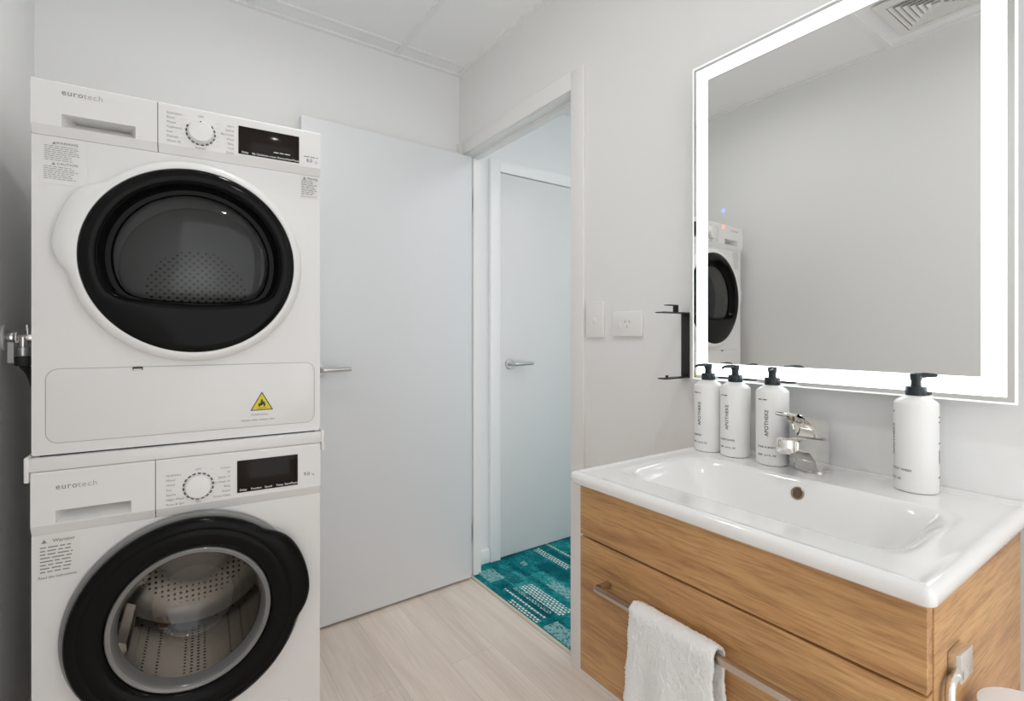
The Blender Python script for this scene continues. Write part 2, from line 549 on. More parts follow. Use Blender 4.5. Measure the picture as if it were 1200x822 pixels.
# hall shell
struct('wall_hall_end', MB().box(XW + WT, 2.75, 2.175, 2.22, 0, H + .05), 'hall_paint')
struct('wall_hall_right', MB().box(2.70, 2.75, -0.4, 2.175, 0, H + .05), 'hall_paint')
struct('ceiling_hall', MB().box(XW + WT, 2.75, -0.4, 2.175, H, H + .05), 'hall_paint')
# doorway trim: architrave, jamb linings, stops
tr = MB()
tr.box(XW - .012, XW, 1.266, 1.329, 0, 2.072, .002)
tr.box(XW - .012, XW, 2.103, YB - .001, 0, 2.072, .002)
tr.box(XW - .0119, XW, 1.3285, 2.1035, 2.009, 2.0719, .001)
tr.box(XW - .002, XW + WT + .002, OY0, 1.335, 0, 2.027)
tr.box(XW - .002, XW + WT + .002, 2.097, OY1, 0, 2.027)
tr.box(XW - .002, XW + WT + .002, 1.335, 2.097, 2.007, 2.027)
tr.box(XW + .042, XW + .072, 1.335, 1.347, 0, 2.007)
tr.box(XW + .042, XW + .072, 2.085, 2.097, 0, 2.007)
tr.box(XW + .042, XW + .072, 1.347, 2.085, 1.995, 2.007)
arch = struct('trim_4', tr, 'trim_paint', label='white architrave and jamb around the doorway')
obj('strike_plate', MB().box(1.186, 1.225, 1.3345, 1.3375, 0.985, 1.055, .001), 'latch_dark', arch)
struct('baseboard_right', MB().box(XW - .012, XW, YF, 1.266, 0, .06, .003), 'trim_paint')
struct('baseboard_back', MB().box(XL, XW - .013, YB - .012, YB, 0, .06, .003), 'trim_paint')
struct('baseboard_left', MB().box(XL, XL + .012, YF, YB - .013, 0, .06, .003), 'trim_paint')
struct('baseboard_hall', MB().box(XW + WT + .003, 1.372, 2.160, 2.175, 0, .07, .003), 'hall_trim')
# hall door frame and the closed hall door
hf = MB()
hf.box(1.373, 1.433, 2.153, 2.176, 0, 2.05, .003)
hf.box(2.202, 2.262, 2.153, 2.176, 0, 2.05, .003)
hf.box(1.4325, 2.2025, 2.1532, 2.176, 1.990, 2.0499, .002)
struct('trim_5', hf, 'hall_trim', label='white frame around the closed hall door')

def lever(parent, x, y, z, m='satin_steel', stand=0.05, length=0.118):
    h = MB()
    h.cyl((x, y, z), (x, y - .009, z), .0265, 40, .002)
    lv = obj('handle_rose', h, m, parent)
    b = MB()
    pts = [(x, y - .008, z), (x, y - stand * .7, z)]
    for k in range(1, 7):
        q = k / 6 * PI / 2
        pts.append((x + .014 * (1 - math.cos(q)), y - stand * .7 - .014 * math.sin(q), z))
    pts += [(x + .05, y - stand * .7 - .015, z), (x + length, y - stand * .7 - .013, z + .001)]
    b.tube(pts, [.0105] * 2 + [.0098] * 6 + [.0090, .0078], 20)
    obj('handle_lever', b, m, parent)
# open bathroom door leaf, hinged at the far jamb
d1 = bpy.data.objects.new('door_1', None); C.objects.link(d1)
d1.location = (1.2045, 2.0572, 0); d1.rotation_euler = (0, 0, 0.031)
ROOT[d1.name] = Matrix.Translation(d1.location) @ Matrix.Rotation(.031, 4, 'Z')
d1['kind'] = 'structure'; d1['label'] = 'open white flush door standing beside the stacked machines'
obj('door_leaf', MB().box(-.762, 0, 0, .036, .0125, 1.992, .0015), 'door_paint', d1, local=True)
h = MB().cyl((-.700, 0, 1.017), (-.700, -.009, 1.017), .0265, 40, .002)
obj('handle_rose', h, 'satin_steel', d1, local=True)
b = MB()
pts = [(-.700, -.008, 1.017), (-.700, -.035, 1.017)]
for k in range(1, 7):
    q = k / 6 * PI / 2
    pts.append((-.700 + .014 * (1 - math.cos(q)), -.035 - .014 * math.sin(q), 1.017))
pts += [(-.65, -.05, 1.017), (-.588, -.048, 1.018)]
b.tube(pts, [.0105] * 2 + [.0098] * 6 + [.009, .008], 20)
obj('handle_lever', b, 'satin_steel', d1, local=True)
for z in (0.215, 1.79):
    hg = MB()
    hg.cyl((.003, .010, z - .045), (.003, .010, z + .045), .0055, 16)
    hg.box(-.002, .002, .006, .034, z - .045, z + .045)
    obj('hinge', hg, 'satin_steel', d1, local=True)
# closed hall door
d2 = bpy.data.objects.new('door_2', None); C.objects.link(d2)
d2.location = (1.437, 2.1615, 0)
ROOT[d2.name] = Matrix.Translation(d2.location)
d2['kind'] = 'structure'; d2['label'] = 'closed white hall door seen through the doorway'
obj('door_leaf', MB().box(1.437, 2.199, 2.1615, 2.174, .008, 1.986, .0015), 'hall_door_paint', d2)
lever(d2, 1.494, 2.1615, 1.003)

# ------------------------------------------------------------------ ceiling lamps (the light of the room), plus an added hall panel
def downlight(x, y, label):
    cl = thing('ceiling_light', label, 'light', (x, y, H - .012), 0, 'recessed downlights')
    obj('trim_ring', MB().lathe([(.045, H - .004), (.047, H - .012), (.062, H - .010), (.064, H - .001), (.045, H - .001)], x, y), 'ceiling_bar', cl)
    obj('diffuser', MB().lathe([(.0001, H - .006), (.045, H - .006)], x, y, 40), 'downlight_glow', cl)
downlight(.33, 1.33, 'round recessed downlight in the ceiling in front of the stacked machines')
downlight(.40, .22, 'round recessed downlight in the ceiling in front of the basin')
hp = thing('hall_fill_panel', 'flat fill light panel added to the hall ceiling, out of view', 'light', (2.0, .9, H - .012))  # added out of view to brighten the hall
obj('panel_frame', MB().box(1.72, 2.28, .3, 1.5, H - .010, H - .0005, .003), 'ceiling_bar', hp)
obj('diffuser', MB().box(1.74, 2.26, .32, 1.48, H - .014, H - .0098), 'hall_glow', hp)

# ceiling vent, seen only in the mirror
cv = thing('ceiling_vent', 'square white ceiling air vent with angled louvres, reflected in the mirror', 'vent', (-.08, .64, H - .012))
fr = MB()
for r0, r1, z0, z1 in ((.150, .118, H - .002, H - .012),):
    o4 = [(-r0, -r0), (r0, -r0), (r0, r0), (-r0, r0)]
    i4 = [(-r1, -r1), (r1, -r1), (r1, r1), (-r1, r1)]
    fr.rings([[(-.08 + x, .64 + y, z0 + .002) for x, y in o4], [(-.08 + x, .64 + y, z0 - .006) for x, y in o4], [(-.08 + x, .64 + y, z1) for x, y in i4], [(-.08 + x, .64 + y, z1 + .010) for x, y in i4]])
obj('frame', fr, 'vent_plastic', cv)
obj('slot_shade_plate', MB().box(-.198, .038, .522, .758, H - .0028, H - .0006), 'vent_shade', cv)  # grey plate stands in for the shade between the louvres
for k in range(6):
    r = .114 - k * .018
    lv = MB()
    i4 = [(-1, -1), (1, -1), (1, 1), (-1, 1)]
    lv.rings([[(-.08 + x * r, .64 + y * r, H - .012) for x, y in i4], [(-.08 + x * (r - .009), .64 + y * (r - .009), H - .004) for x, y in i4], [(-.08 + x * (r - .0105), .64 + y * (r - .0105), H - .004) for x, y in i4], [(-.08 + x * (r - .002), .64 + y * (r - .002), H - .0125) for x, y in i4], [(-.08 + x * r, .64 + y * r, H - .012) for x, y in i4]])
    obj('louvre', lv, 'vent_plastic', cv)

# ------------------------------------------------------------------ laundry stack
MZ = -0.063
W = 0.597
D = 0.575
def pl(y):                       # print on a plane facing the viewer, at local depth y
    return lambda a, c: (a, y, c)
def plo(ox, oz, y):
    return lambda a, c: (ox + a, y, oz + c)
def body(root, zb, zt, hx, hz, hr, foot=True):
    m = MB()
    n = 96
    # front sheet with a round hole
    z0 = 0.008 if foot else 0.0
    angs = sorted([2 * PI * j / n for j in range(n)] + [math.atan2(z - hz, x - hx) % (2 * PI) for x in (0, W) for z in (z0, zb)])
    out, inn = [], []
    for a in angs:
        ca, sa = math.cos(a), math.sin(a)
        tx = ((W - hx) / ca) if ca > 1e-9 else ((-hx) / ca if ca < -1e-9 else 1e9)
        tz = ((zb - hz) / sa) if sa > 1e-9 else ((z0 - hz) / sa if sa < -1e-9 else 1e9)
        tt = min(tx, tz)
        out.append((hx + ca * tt, 0, hz + sa * tt)); inn.append((hx + ca * hr, 0, hz + sa * hr))
    m.rings([out, inn])
    # sides, top, bottom, back
    m.add([(0, 0, z0), (0, D, z0), (0, D, zt), (0, 0, zt)], [[0, 1, 2, 3]])
    m.add([(W, 0, z0), (W, D, z0), (W, D, zt), (W, 0, zt)], [[0, 1, 2, 3]])
    m.add([(0, 0, zt), (W, 0, zt), (W, D, zt), (0, D, zt)], [[0, 1, 2, 3]])
    m.add([(0, 0, z0), (W, 0, z0), (W, D, z0), (0, D, z0)], [[0, 1, 2, 3]])
    m.add([(0, D, z0), (W, D, z0), (W, D, zt), (0, D, zt)], [[0, 1, 2, 3]])
    bmesh.ops.remove_doubles(m.bm, verts=m.bm.verts[:], dist=1e-5)
    return obj('body', m, 'appliance_white', root, local=True, bevel=.004)
def panel(root, zb, zt, xd, band, pock, px0, px1):
    """drawer front on the left with its finger pocket, control fascia on the right"""
    f = -.013
    prof = [(.020, zb + .0005), (-.0012, zb + .0005), (f, zb + band), (f, zt - .005), (f + .004, zt - .0005), (.020, zt - .0005)]
    p0, p1 = pock
    low = [(.020, zb + .0005), (-.0012, zb + .0005), (f, zb + band), (f, p0), (.020, p0)]
    upp = [(.020, p1), (f, p1), (f, zt - .005), (f + .004, zt - .0005), (.020, zt - .0005)]
    dr = MB()
    dr.prism_x(prof, .001, px0).prism_x(low, px0, px1).prism_x(upp, px0, px1).prism_x(prof, px1, xd - .0008)
    # finger pocket: a wedge, deepest at its top
    ins = .016
    dr.add([(px0, f, p0), (px1, f, p0), (px1, f, p1), (px0, f, p1), (px0 + ins, .040, p1 - .002), (px1 - ins, .040, p1 - .002)],
           [[0, 1, 5, 4], [3, 4, 5, 2], [0, 4, 3], [1, 2, 5]])
    d = obj('drawer_front', dr, 'panel_white', root, local=True, smooth=20)
    fa = obj('control_fascia', MB().prism_x(prof, xd + .0008, W - .001), 'panel_white', root, local=True, smooth=20)
    obj('seam', MB().box(xd - .0008, xd + .0008, f + .0022, .010, zb + .014, zt - .003), 'seam_dark', root, local=True)
    return d, fa, f
def logo(parent, x, z, y, size):
    obj('logo', MB().text('euro', size, plo(x, z, y), size * .004, 'LEFT', 1.12), 'ink_mid', parent, local=True)
    obj('logo', MB().text('tech', size, plo(x + size * 2.12, z, y), 0, 'LEFT', 1.12), 'ink_light', parent, local=True)
def dial(root, cx, cz, f, r, marks, pointer):
    k = MB()
    k.polar([(r * 1.0, f), (r * 1.0, f - .006), (r * .96, f - .013), (r * .88, f - .0155), (.0002, f - .0165)], cx, cz, 64)
    o = obj('dial', k, 'dryer_ring', root, local=True)
    mk = MB()
    for a0 in marks:
        rr0, rr1 = r * 1.04, r * 1.17
        q = [a0 + i * R(13) / 4 for i in range(5)]
        vs = [(cx + rr0 * math.cos(a), f - .0006, cz + rr0 * math.sin(a)) for a in q] + [(cx + rr1 * math.cos(a), f - .0006, cz + rr1 * math.sin(a)) for a in q]
        mk.add(vs, [[i, i + 1, i + 6, i + 5] for i in range(4)])
    obj('dial_marks', mk, 'ink_dark', o, local=True)
    if pointer:
        obj('dial_pointer', MB().polar([(.0018, f - .0167), (.0001, f - .0168)], cx, cz + r * .80, 12), 'ink_dark', o, local=True)
    return o

# ---- washing machine
wm = thing('washing_machine', 'white front loading washing machine under the dryer with wide black door ring', 'washing machine', (-.2285, 1.5, 0), MZ)
ZW = 0.712
WCX, WCZ = .2985, .462
body(wm, ZW, .853, WCX, WCZ, .205)
dr, fa, f = panel(wm, ZW, .853, .222, .023, (.737, .765), .042, .176)
logo(dr, .042, .817, f - .0005, .0178)
left = ['Synthetics', 'Mixed', 'Wool', 'Eco', 'Sports', 'Night Wash', 'Rinse & Spin']
right = ['Cotton', '20', 'Quick 15', 'Fast Wash 45', 'Baby', 'Steam', 'Drum Clean']
def column(names, size, x, z, dz, y, side):
    lt = MB()
    for i, s_ in enumerate(names):
        lt.text(s_, size, plo(x, z - i * dz, y), 0, side)
    obj('programme_lettering', lt, 'ink_mid', fa, local=True)
def guides(x0, x1, z, dz, y):
    lg = MB()
    for i in range(6):
        lg.quad2(x0, x1, z - i * dz - .0002, z - i * dz + .0002, pl(y))
    obj('guide_lines', lg, 'ink_light', fa, local=True)
column(left, .0074, .243, .812, .0117, f - .0005, 'LEFT')
column(right, .0074, .378, .816, .0117, f - .0005, 'RIGHT')
column(['OFF'], .0072, .309, .8195, 0, f - .0005, 'CENTER')
column(['Spin'], .0072, .309, .741, 0, f - .0005, 'CENTER')
guides(.278, .285, .812, .0117, f - .0004)
guides(.333, .343, .816, .0117, f - .0004)
obj('capacity_lettering', MB().text('9.0', .0125, plo(.5605, .772, f - .0005), .0003).text('kg', .008, plo(.576, .7705, f - .0005)), 'ink_mid', fa, local=True)
dial(wm, .309, .778, f, .0285, [2 * PI * k / 18 for k in range(18)], False)
dp = obj('display', MB().box(.393, .5375, f - .0015, f + .004, .747, .829, .0008), 'display_black', wm, local=True)
dl = MB()
for i, s in enumerate(['Delay', 'Function', 'Speed', 'Temp.', 'Start/Pause']):
    dl.text(s, .0072, plo((.407, .437, .4655, .493, .521)[i], .7535, f - .0021), .0001)
obj('display_lettering', dl, 'ink_white', dp, local=True)
# warning sticker
st = obj('warning_sticker', MB().box(.009, .082, -.0006, 0, .613, .704), 'sticker_paper', wm, local=True)
sl = MB()
sl.add([(.016, -.001, .693), (.0255, -.001, .693), (.0207, -.001, .7015)], [[0, 1, 2]])
sl.text('Warning', .0105, plo(.0535, .6965, -.001), .0002)
for i in range(8):
    sl.words(.014, .6835 - i * .0077, .056 - random.random() * .012, .0036, pl(-.001))
sl.text('Read the instructions', .0076, plo(.0435, .6175, -.001), .0001)
obj('sticker_lettering', sl, 'ink_mid', st, local=True)
# door
def lobe(r, amp, a0, width):
    def fn(a):
        d = (a - a0 + PI) % (2 * PI) - PI
        q = max(0.0, 1 - (abs(d) / width) ** 2.6)
        return r + amp * (q * q * (3 - 2 * q))
    return fn
obj('door_seat_ring', MB().polar([(.198, .012), (.236, .004), (.2515, -.001), (.2530, -.010), (.2475, -.016), (.236, -.017)], WCX, WCZ + .001, 128), 'trim_grey', wm, local=True)
LA, LW, LH = R(17), R(34), .024
dm = MB()
L1 = lambda r: lobe(r, LH, LA, LW)
dm.polar([(L1(.234), -.012), (L1(.2415), -.018), (L1(.2435), -.028), (L1(.2405), -.038), (L1(.2330), -.0435), (lobe(.2225, .004, LA, LW), -.0450), (.2185, -.0442), (.2165, -.0428), (.2145, -.0440), (.200, -.0436), (.185, -.0405), (.1745, -.034), (.1715, -.026), (.1715, -.008)], WCX, WCZ, 160)
dd = obj('door_ring', dm, 'black_gloss', wm, local=True, smooth=50)
rm = MB()
rm.polar([(.1712, -.012), (.1712, -.030), (.1695, -.0345), (.1660, -.0355), (.1635, -.0335), (.1625, -.0325), (.1600, -.0330), (.1570, -.029), (.1540, -.020), (.1500, -.004)], WCX, WCZ, 128)
obj('door_glass_rim', rm, 'rim_grey', wm, local=True, smooth=60)
gl = MB()
gl.polar([(.1545, -.020), (.150, .005), (.141, .040), (.130, .075), (.112, .103), (.088, .120), (.06, .129), (.03, .133), (.0002, .134)], WCX, WCZ, 128)
obj('door_glass', gl, 'washer_glass', wm, local=True, smooth=60)
gk = MB()
gk.polar([(.1705, -.012), (.166, .004), (.170, .018), (.186, .026), (.196, .05), (.200, .06), (.207, .075)], WCX, WCZ, 96)
obj('door_gasket', gk, 'rubber_grey', wm, local=True, smooth=60)
dmm = MB()
dmm.polar([(.196, .070), (.226, .085), (.236, .11), (.236, .40), (.225, .425), (.19, .43), (.14, .418), (.08, .425), (.0002, .425)], WCX, WCZ, 96)
drum = obj('drum', dmm, 'drum_steel', wm, local=True, smooth=50)
for k in range(3):
    a = R(95 + 120 * k)
    lf = MB()
    ring = []
    for yy in (.12, .14, .36, .39):
        hgt = .055 if .13 < yy < .37 else .012
        base = [(-.032, .237), (-.022, .237 - hgt * .8), (0, .237 - hgt), (.022, .237 - hgt * .8), (.032, .237)]
        ring.append([(WCX + (rr * math.cos(a) - tt * math.sin(a)), yy, WCZ + (rr * math.sin(a) + tt * math.cos(a))) for tt, rr in base])
    lf.rings(ring, False)
    obj('drum_lifter', lf, 'drum_steel', drum, local=True)
fcap = MB().polar([(.030, 0), (.030, -.003), (.0275, -.0045), (.0265, -.003), (.0255, -.0035), (.0002, -.0035)], .499, .143, 48)
obj('pump_filter_cap', fcap, 'appliance_white', wm, local=True)
for x in (.06, .537):
    for y in (.06, .51):
        obj('foot', MB().lathe([(.018, 0), (.02, .004), (.014, .0085)], x, y, 20, True, True), 'seam_dark', wm, local=True)

# ---- stacking kit between the machines
sk = thing('stacking_kit', 'white stacking frame clamped between the washing machine and the dryer', 'stacking frame', (-.2285, 1.5, .8535), MZ)
ZS = .8535
s = MB()
ll_ = lambda m, *b: m.box(*b)
s.box(-.002, W + .002, -.012, .57, 0, .0295, .003)
obj('tray', s, 'panel_white', sk, local=True)
for x0, x1 in ((-.010, -.0012), (W + .0012, W + .010)):
    obj('side_clip', MB().box(x0, x1, -.014, .10, -.022, .0335, .003), 'panel_white', sk, local=True)
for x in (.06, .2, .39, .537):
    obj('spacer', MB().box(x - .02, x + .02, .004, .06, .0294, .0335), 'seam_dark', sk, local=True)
obj('gap_shade_sheet', MB().box(.012, W - .012, .006, .55, .0294, .0325), 'seam_dark', sk, local=True)  # dark sheet stands in for the shade in the gap under the dryer

# ---- clothes dryer
ZD = .887
cd = thing('clothes_dryer', 'white clothes dryer stacked on top with black porthole door and hazard triangle', 'clothes dryer', (-.2285, 1.5, ZD), MZ)
ZP, ZT = 1.592 - ZD, 1.712 - ZD
DCX, DCZ = .303, 1.332 - ZD
body(cd, ZP, ZT, DCX, DCZ, .205, False)
dr, fa, f = panel(cd, ZP, ZT, .2265, .020, (1.611 - ZD, 1.6405 - ZD), .052, .184)
logo(dr, .052, 1.6885 - ZD, f - .0005, .0178)
left = ['Synthetics', 'Shirts', 'Mixed', 'Cupboard', 'Iron', 'Delicate', 'Warm 30']
right = ['Jeans', 'Sports', 'Bed Linen', 'Wool', 'Baby', 'Cool', 'Quick']
column(left, .0072, .244, 1.689 - ZD, .0113, f - .0005, 'LEFT')
column(right, .0072, .386, 1.683 - ZD, .0113, f - .0005, 'RIGHT')
column(['OFF'], .0068, .314, 1.6925 - ZD, 0, f - .0005, 'CENTER')
column(['Refresh'], .0072, .314, 1.6145 - ZD, 0, f - .0005, 'CENTER')
guides(.272, .284, 1.689 - ZD, .0113, f - .0004)
guides(.346, .356, 1.683 - ZD, .0113, f - .0004)
obj('capacity_lettering', MB().text('8.0', .0125, plo(.567, 1.629 - ZD, f - .0005), .0003).text('kg', .008, plo(.584, 1.6275 - ZD, f - .0005)).words(.553, 1.6395 - ZD, .036, .0035, pl(f - .0005)), 'ink_mid', fa, local=True)
dial(cd, .314, 1.653 - ZD, f, .0275, [R(150) + 2 * PI * k / 18 for k in range(13)], True)
dp = obj('display', MB().box(.396, .541, f - .0015, f + .004, 1.6175 - ZD, 1.689 - ZD, .0008), 'display_black', cd, local=True)
dl = MB()
for i, s_ in enumerate(['Delay', 'My Cycle', 'Anti-crease', 'Dryness', 'Start/Pause']):
    dl.text(s_, .0068, plo((.411, .440, .4685, .498, .5255)[i], 1.6225 - ZD, f - .0021), .0001)
dl.words(.478, 1.635 - ZD, .04, .0030, pl(f - .0021))
obj('display_lettering', dl, 'ink_white', dp, local=True)
# print on the body: three warning blocks
def block(x0, x1, zt, head, n, dz, h, tail=None):
    s = MB()
    hs = .0072 if tail is None else .0080
    s.add([(x0 + .013, -.001, zt - .0035), (x0 + .020, -.001, zt - .0035), (x0 + .0165, -.001, zt + .0035)] if tail is None else
          [(x0 + .003, -.001, zt - .004), (x0 + .0115, -.001, zt - .004), (x0 + .0072, -.001, zt + .0045)], [[0, 1, 2]])
    s.text(head, hs, plo((x0 + x1) / 2 + .008, zt, -.001), .0002, 'CENTER', 1.15 if tail is None else 1.0)
    for i in range(n):
        s.words(x0, zt - .0075 - i * dz, (x1 - x0) * random.uniform(.72, 1.0), h, pl(-.001))
    if tail:
        s.text(tail, .0048, plo((x0 + x1) / 2, zt - .009 - n * dz, -.001))
    return s
p = obj('warning_sticker', MB().box(.014, .094, -.0006, 0, 1.487 - ZD, 1.586 - ZD), 'appliance_white', cd, local=True)
obj('sticker_lettering', block(.021, .082, 1.578 - ZD, 'WARNING', 8, .0044, .0019), 'ink_soft', p, local=True)
obj('sticker_lettering', block(.020, .084, 1.532 - ZD, 'CAUTION', 7, .0044, .0019), 'ink_soft', p, local=True)
p = obj('warning_sticker', MB().box(.546, .590, -.0006, 0, 1.527 - ZD, 1.590 - ZD), 'sticker_paper', cd, local=True)
obj('sticker_lettering', block(.549, .588, 1.5835 - ZD, 'Warning', 8, .0051, .0026, 'Read the instructions'), 'ink_mid', p, local=True)
# lower filter cover
def rrect(x0, x1, z0, z1, r, n=8):
    pts = []
    for cx, cz, a0 in ((x1 - r, z1 - r, 0), (x0 + r, z1 - r, 90), (x0 + r, z0 + r, 180), (x1 - r, z0 + r, 270)):
        for k in range(n + 1):
            a = R(a0 + 90 * k / n)
            pts.append((cx + r * math.cos(a), cz + r * math.sin(a)))
    return pts
fcv = MB()
fz0, fz1 = .9125 - ZD, 1.0755 - ZD
fcv.rings([[(x, .001, z) for x, z in rrect(.024, .581, fz0, fz1, .022)], [(x, -.0016, z) for x, z in rrect(.024, .581, fz0, fz1, .022)], [(x, -.0022, z) for x, z in rrect(.0255, .5795, fz0 + .0015, fz1 - .0015, .021)]], True, False, True)
fc = obj('filter_cover', fcv, 'appliance_white', cd, local=True)
gv = MB()
gv.rings([[(x, -.0003, z) for x, z in rrect(.0222, .5828, fz0 - .0016, fz1 + .0016, .0236)], [(x, -.0003, z) for x, z in rrect(.0242, .5808, fz0, fz1, .022)]])
obj('cover_seam', gv, 'ink_light', fc, local=True)
lat = MB().box(.177, .197, -.0035, .002, 1.0685 - ZD, 1.0765 - ZD, .001)
obj('cover_latch', lat, 'seam_dark', fc, local=True)
obj('latch_lip', MB().box(.179, .195, -.0045, -.002, 1.0688 - ZD, 1.0718 - ZD, .0005), 'panel_white', fc, local=True)
tx, tz0, tz1 = .451, .9535 - ZD, 1.0025 - ZD
def tri(y, s):
    cz = tz0 + (tz1 - tz0) / 3
    return [(tx + (x - tx) * s, y, cz + (z - cz) * s) for x, z in ((.424, tz0), (.478, tz0), (tx, tz1))]
hz = obj('hazard_sticker', MB().rings([tri(-.0021, 1), tri(-.0026, 1)], True, False, True), 'seam_dark', cd, local=True)
hz['label'] = 'black edged yellow flame warning triangle'
obj('triangle_face', MB().add(tri(-.0029, .86), [[0, 1, 2]]), 'hazard_yellow', hz, local=True)
fl = MB()
flame = [(-.0075, -.001), (-.0085, .004), (-.0065, .009), (-.0052, .006), (-.003, .010), (-.0025, .0155), (.0005, .019), (.0015, .014), (.004, .010), (.0052, .0125), (.0078, .007), (.0085, .002), (.0068, -.002), (.0042, -.0025), (.0048, .002), (.0025, .0045), (.0005, .001), (-.0015, .006), (-.0042, .001), (-.0040, -.0025)]
fl.add([(tx + x, -.0032, tz0 + .0115 + z) for x, z in flame], [list(range(len(flame)))])
fl.quad2(tx - .011, tx + .011, tz0 + .0056, tz0 + .0068, pl(-.0032))
bmesh.ops.triangulate(fl.bm, faces=fl.bm.faces[:])
obj('flame_symbol', fl, 'seam_dark', hz, local=True)
hl = MB().text('WARNING', .0085, plo(tx - .006, .9425 - ZD, -.0027), .0001).words(tx - .048, .929 - ZD, .078, .0036, pl(-.0027))
obj('sticker_lettering', hl, 'ink_light', hz, local=True)
# door: white ring with a grip bulge, black bezel, D shaped window
LB = lambda r: lobe(r, .026, R(163), R(28))
rg = MB()
rg.polar([(LB(.243), .002), (LB(.2445), -.008), (LB(.2425), -.020), (LB(.2375), -.0275), (lobe(.231, .010, R(163), R(28)), -.031), (.2245, -.0325), (.2225, -.0315), (.2215, -.026)], DCX, DCZ, 160)
obj('door_ring', rg, 'dryer_ring', cd, local=True, smooth=50)
def dshape(rx, b, bulge=0.0):
    def fn(a):
        s_ = math.sin(a)
        if s_ >= -1e-6:
            return rx
        q = b / (-s_) * (1 + bulge * abs(math.cos(a)) ** 2 * -1)
        return (rx ** -9 + q ** -9) ** (-1 / 9)
    return fn
dw = MB()
mixr = lambda a_, b_, t_: (lambda a: (a_ if not callable(a_) else a_(a)) * (1 - t_) + (b_ if not callable(b_) else b_(a)) * t_)
Dw = dshape(.1885, .1045, .05)
prof = [(.2222, -.024), (.2218, -.0305)]
for t_ in (.06, .2, .4, .6, .8, .94):
    prof.append((mixr(.2218, Dw, t_), -.0315 - .0085 * math.sin(PI * (t_ * .75 + .05))))
prof += [(mixr(.2218, Dw, .965), -.0352), (mixr(.2218, Dw, .975), -.0378), (Dw, -.0386), (mixr(Dw, 0.0, .010), -.0374), (mixr(Dw, 0.0, .016), -.033), (mixr(Dw, 0.0, .03), -.018), (dshape(.176, .1020, .05), -.008), (dshape(.166, .1010, .05), -.0075), (dshape(.1645, .1005, .05), -.0095), (dshape(.163, .1003, .05), -.0075), (dshape(.1605, .0995, .05), -.012)]
dw.polar(prof, DCX, DCZ, 192)
obj('door_bezel', dw, 'bezel_black', cd, local=True, smooth=50)
gp = []
for sft, y in ((1.0, -.011), (.994, -.0145), (.98, -.0175), (.95, -.020), (.88, -.0235), (.7, -.0285), (.45, -.032), (.2, -.0335), (.001, -.034)):
    gp.append((mixr(0.0, dshape(.1603, .0993, .05), sft), y))
obj('door_glass', MB().polar(gp, DCX, DCZ, 160), 'dryer_glass', cd, local=True, smooth=60)
ib = MB().polar([(.2045, 0.0), (.190, .004), (.182, .03), (.18, .07), (.196, .078)], DCX, DCZ, 96)
obj('drum_mouth', ib, 'rubber_grey', cd, local=True, smooth=60)
dd_ = obj('drum', MB().polar([(.196, .078), (.255, .084), (.262, .10), (.262, .40)], DCX, DCZ + .02, 96), 'drum_grey', cd, local=True, smooth=50)
obj('drum_back_plate', MB().polar([(.262, .40), (.20, .40), (.192, .39), (.0002, .385)], DCX, DCZ + .02, 96), 'drum_back', dd_, local=True, smooth=50)

# ------------------------------------------------------------------ tap, tag and hose on the left wall behind the machines
tp = thing('washing_machine_tap', 'chrome washing machine tap on the left wall beside the dryer', 'tap', (XL, 1.757, 1.145))
obj('wall_flange', MB().cyl((XL, 1.757, 1.145), (XL + .006, 1.757, 1.145), .032, 40, .002), 'panel_white', tp)
tb = MB()
tb.cyl((XL + .005, 1.757, 1.145), (XL + .020, 1.757, 1.145), .0125, 24, .001)
tb.cyl((XL + .020, 1.757, 1.145), (XL + .027, 1.757, 1.145), .0155, 6, .001)
tb.cyl((XL + .027, 1.757, 1.145), (XL + .062, 1.757, 1.145), .0095, 24, .001)
tb.cyl((XL + .037, 1.757, 1.148), (XL + .037, 1.757, 1.118), .0110, 24, .001)
obj('valve_body', tb, 'chrome', tp)
obj('lever', MB().cyl((XL + .046, 1.757, 1.150), (XL + .044, 1.757, 1.178), .0045, 16, .001), 'chrome', tp)
obj('union_nut', MB().cyl((XL + .037, 1.757, 1.122), (XL + .037, 1.757, 1.098), .0150, 24, .002), 'satin_steel', tp)
single('tap_tag', MB().box(XL + .0110, XL + .0225, 1.741, 1.7425, 1.082, 1.134, .0006), 'tag_white', 'small white tag hanging from the chrome tap', 'tag', (XL + .017, 1.742, 1.082))
hs = MB()
hs.cyl((XL + .037, 1.757, 1.0978), (XL + .037, 1.757, 1.074), .0165, 24, .003)
hp_ = [(XL + .037, 1.757, 1.078)]
for k in range(1, 13):
    q = k / 12
    hp_.append((XL + .037 - .004 * q, 1.757 + .19 * math.sin(q * PI / 2), 1.074 - .05 * q - .07 * q * q))
hp_ += [(XL + .034, 1.965, .85), (XL + .034, 1.97, .60), (XL + .034, 1.98, .40), (XL + .035, 2.01, .22), (XL + .05, 2.05, .12)]
hs.tube(hp_, .0095, 16)
single('inlet_hose', hs, 'hose_dark', 'black water hose running down from the chrome tap', 'hose', (XL + .05, 2.03, .11))

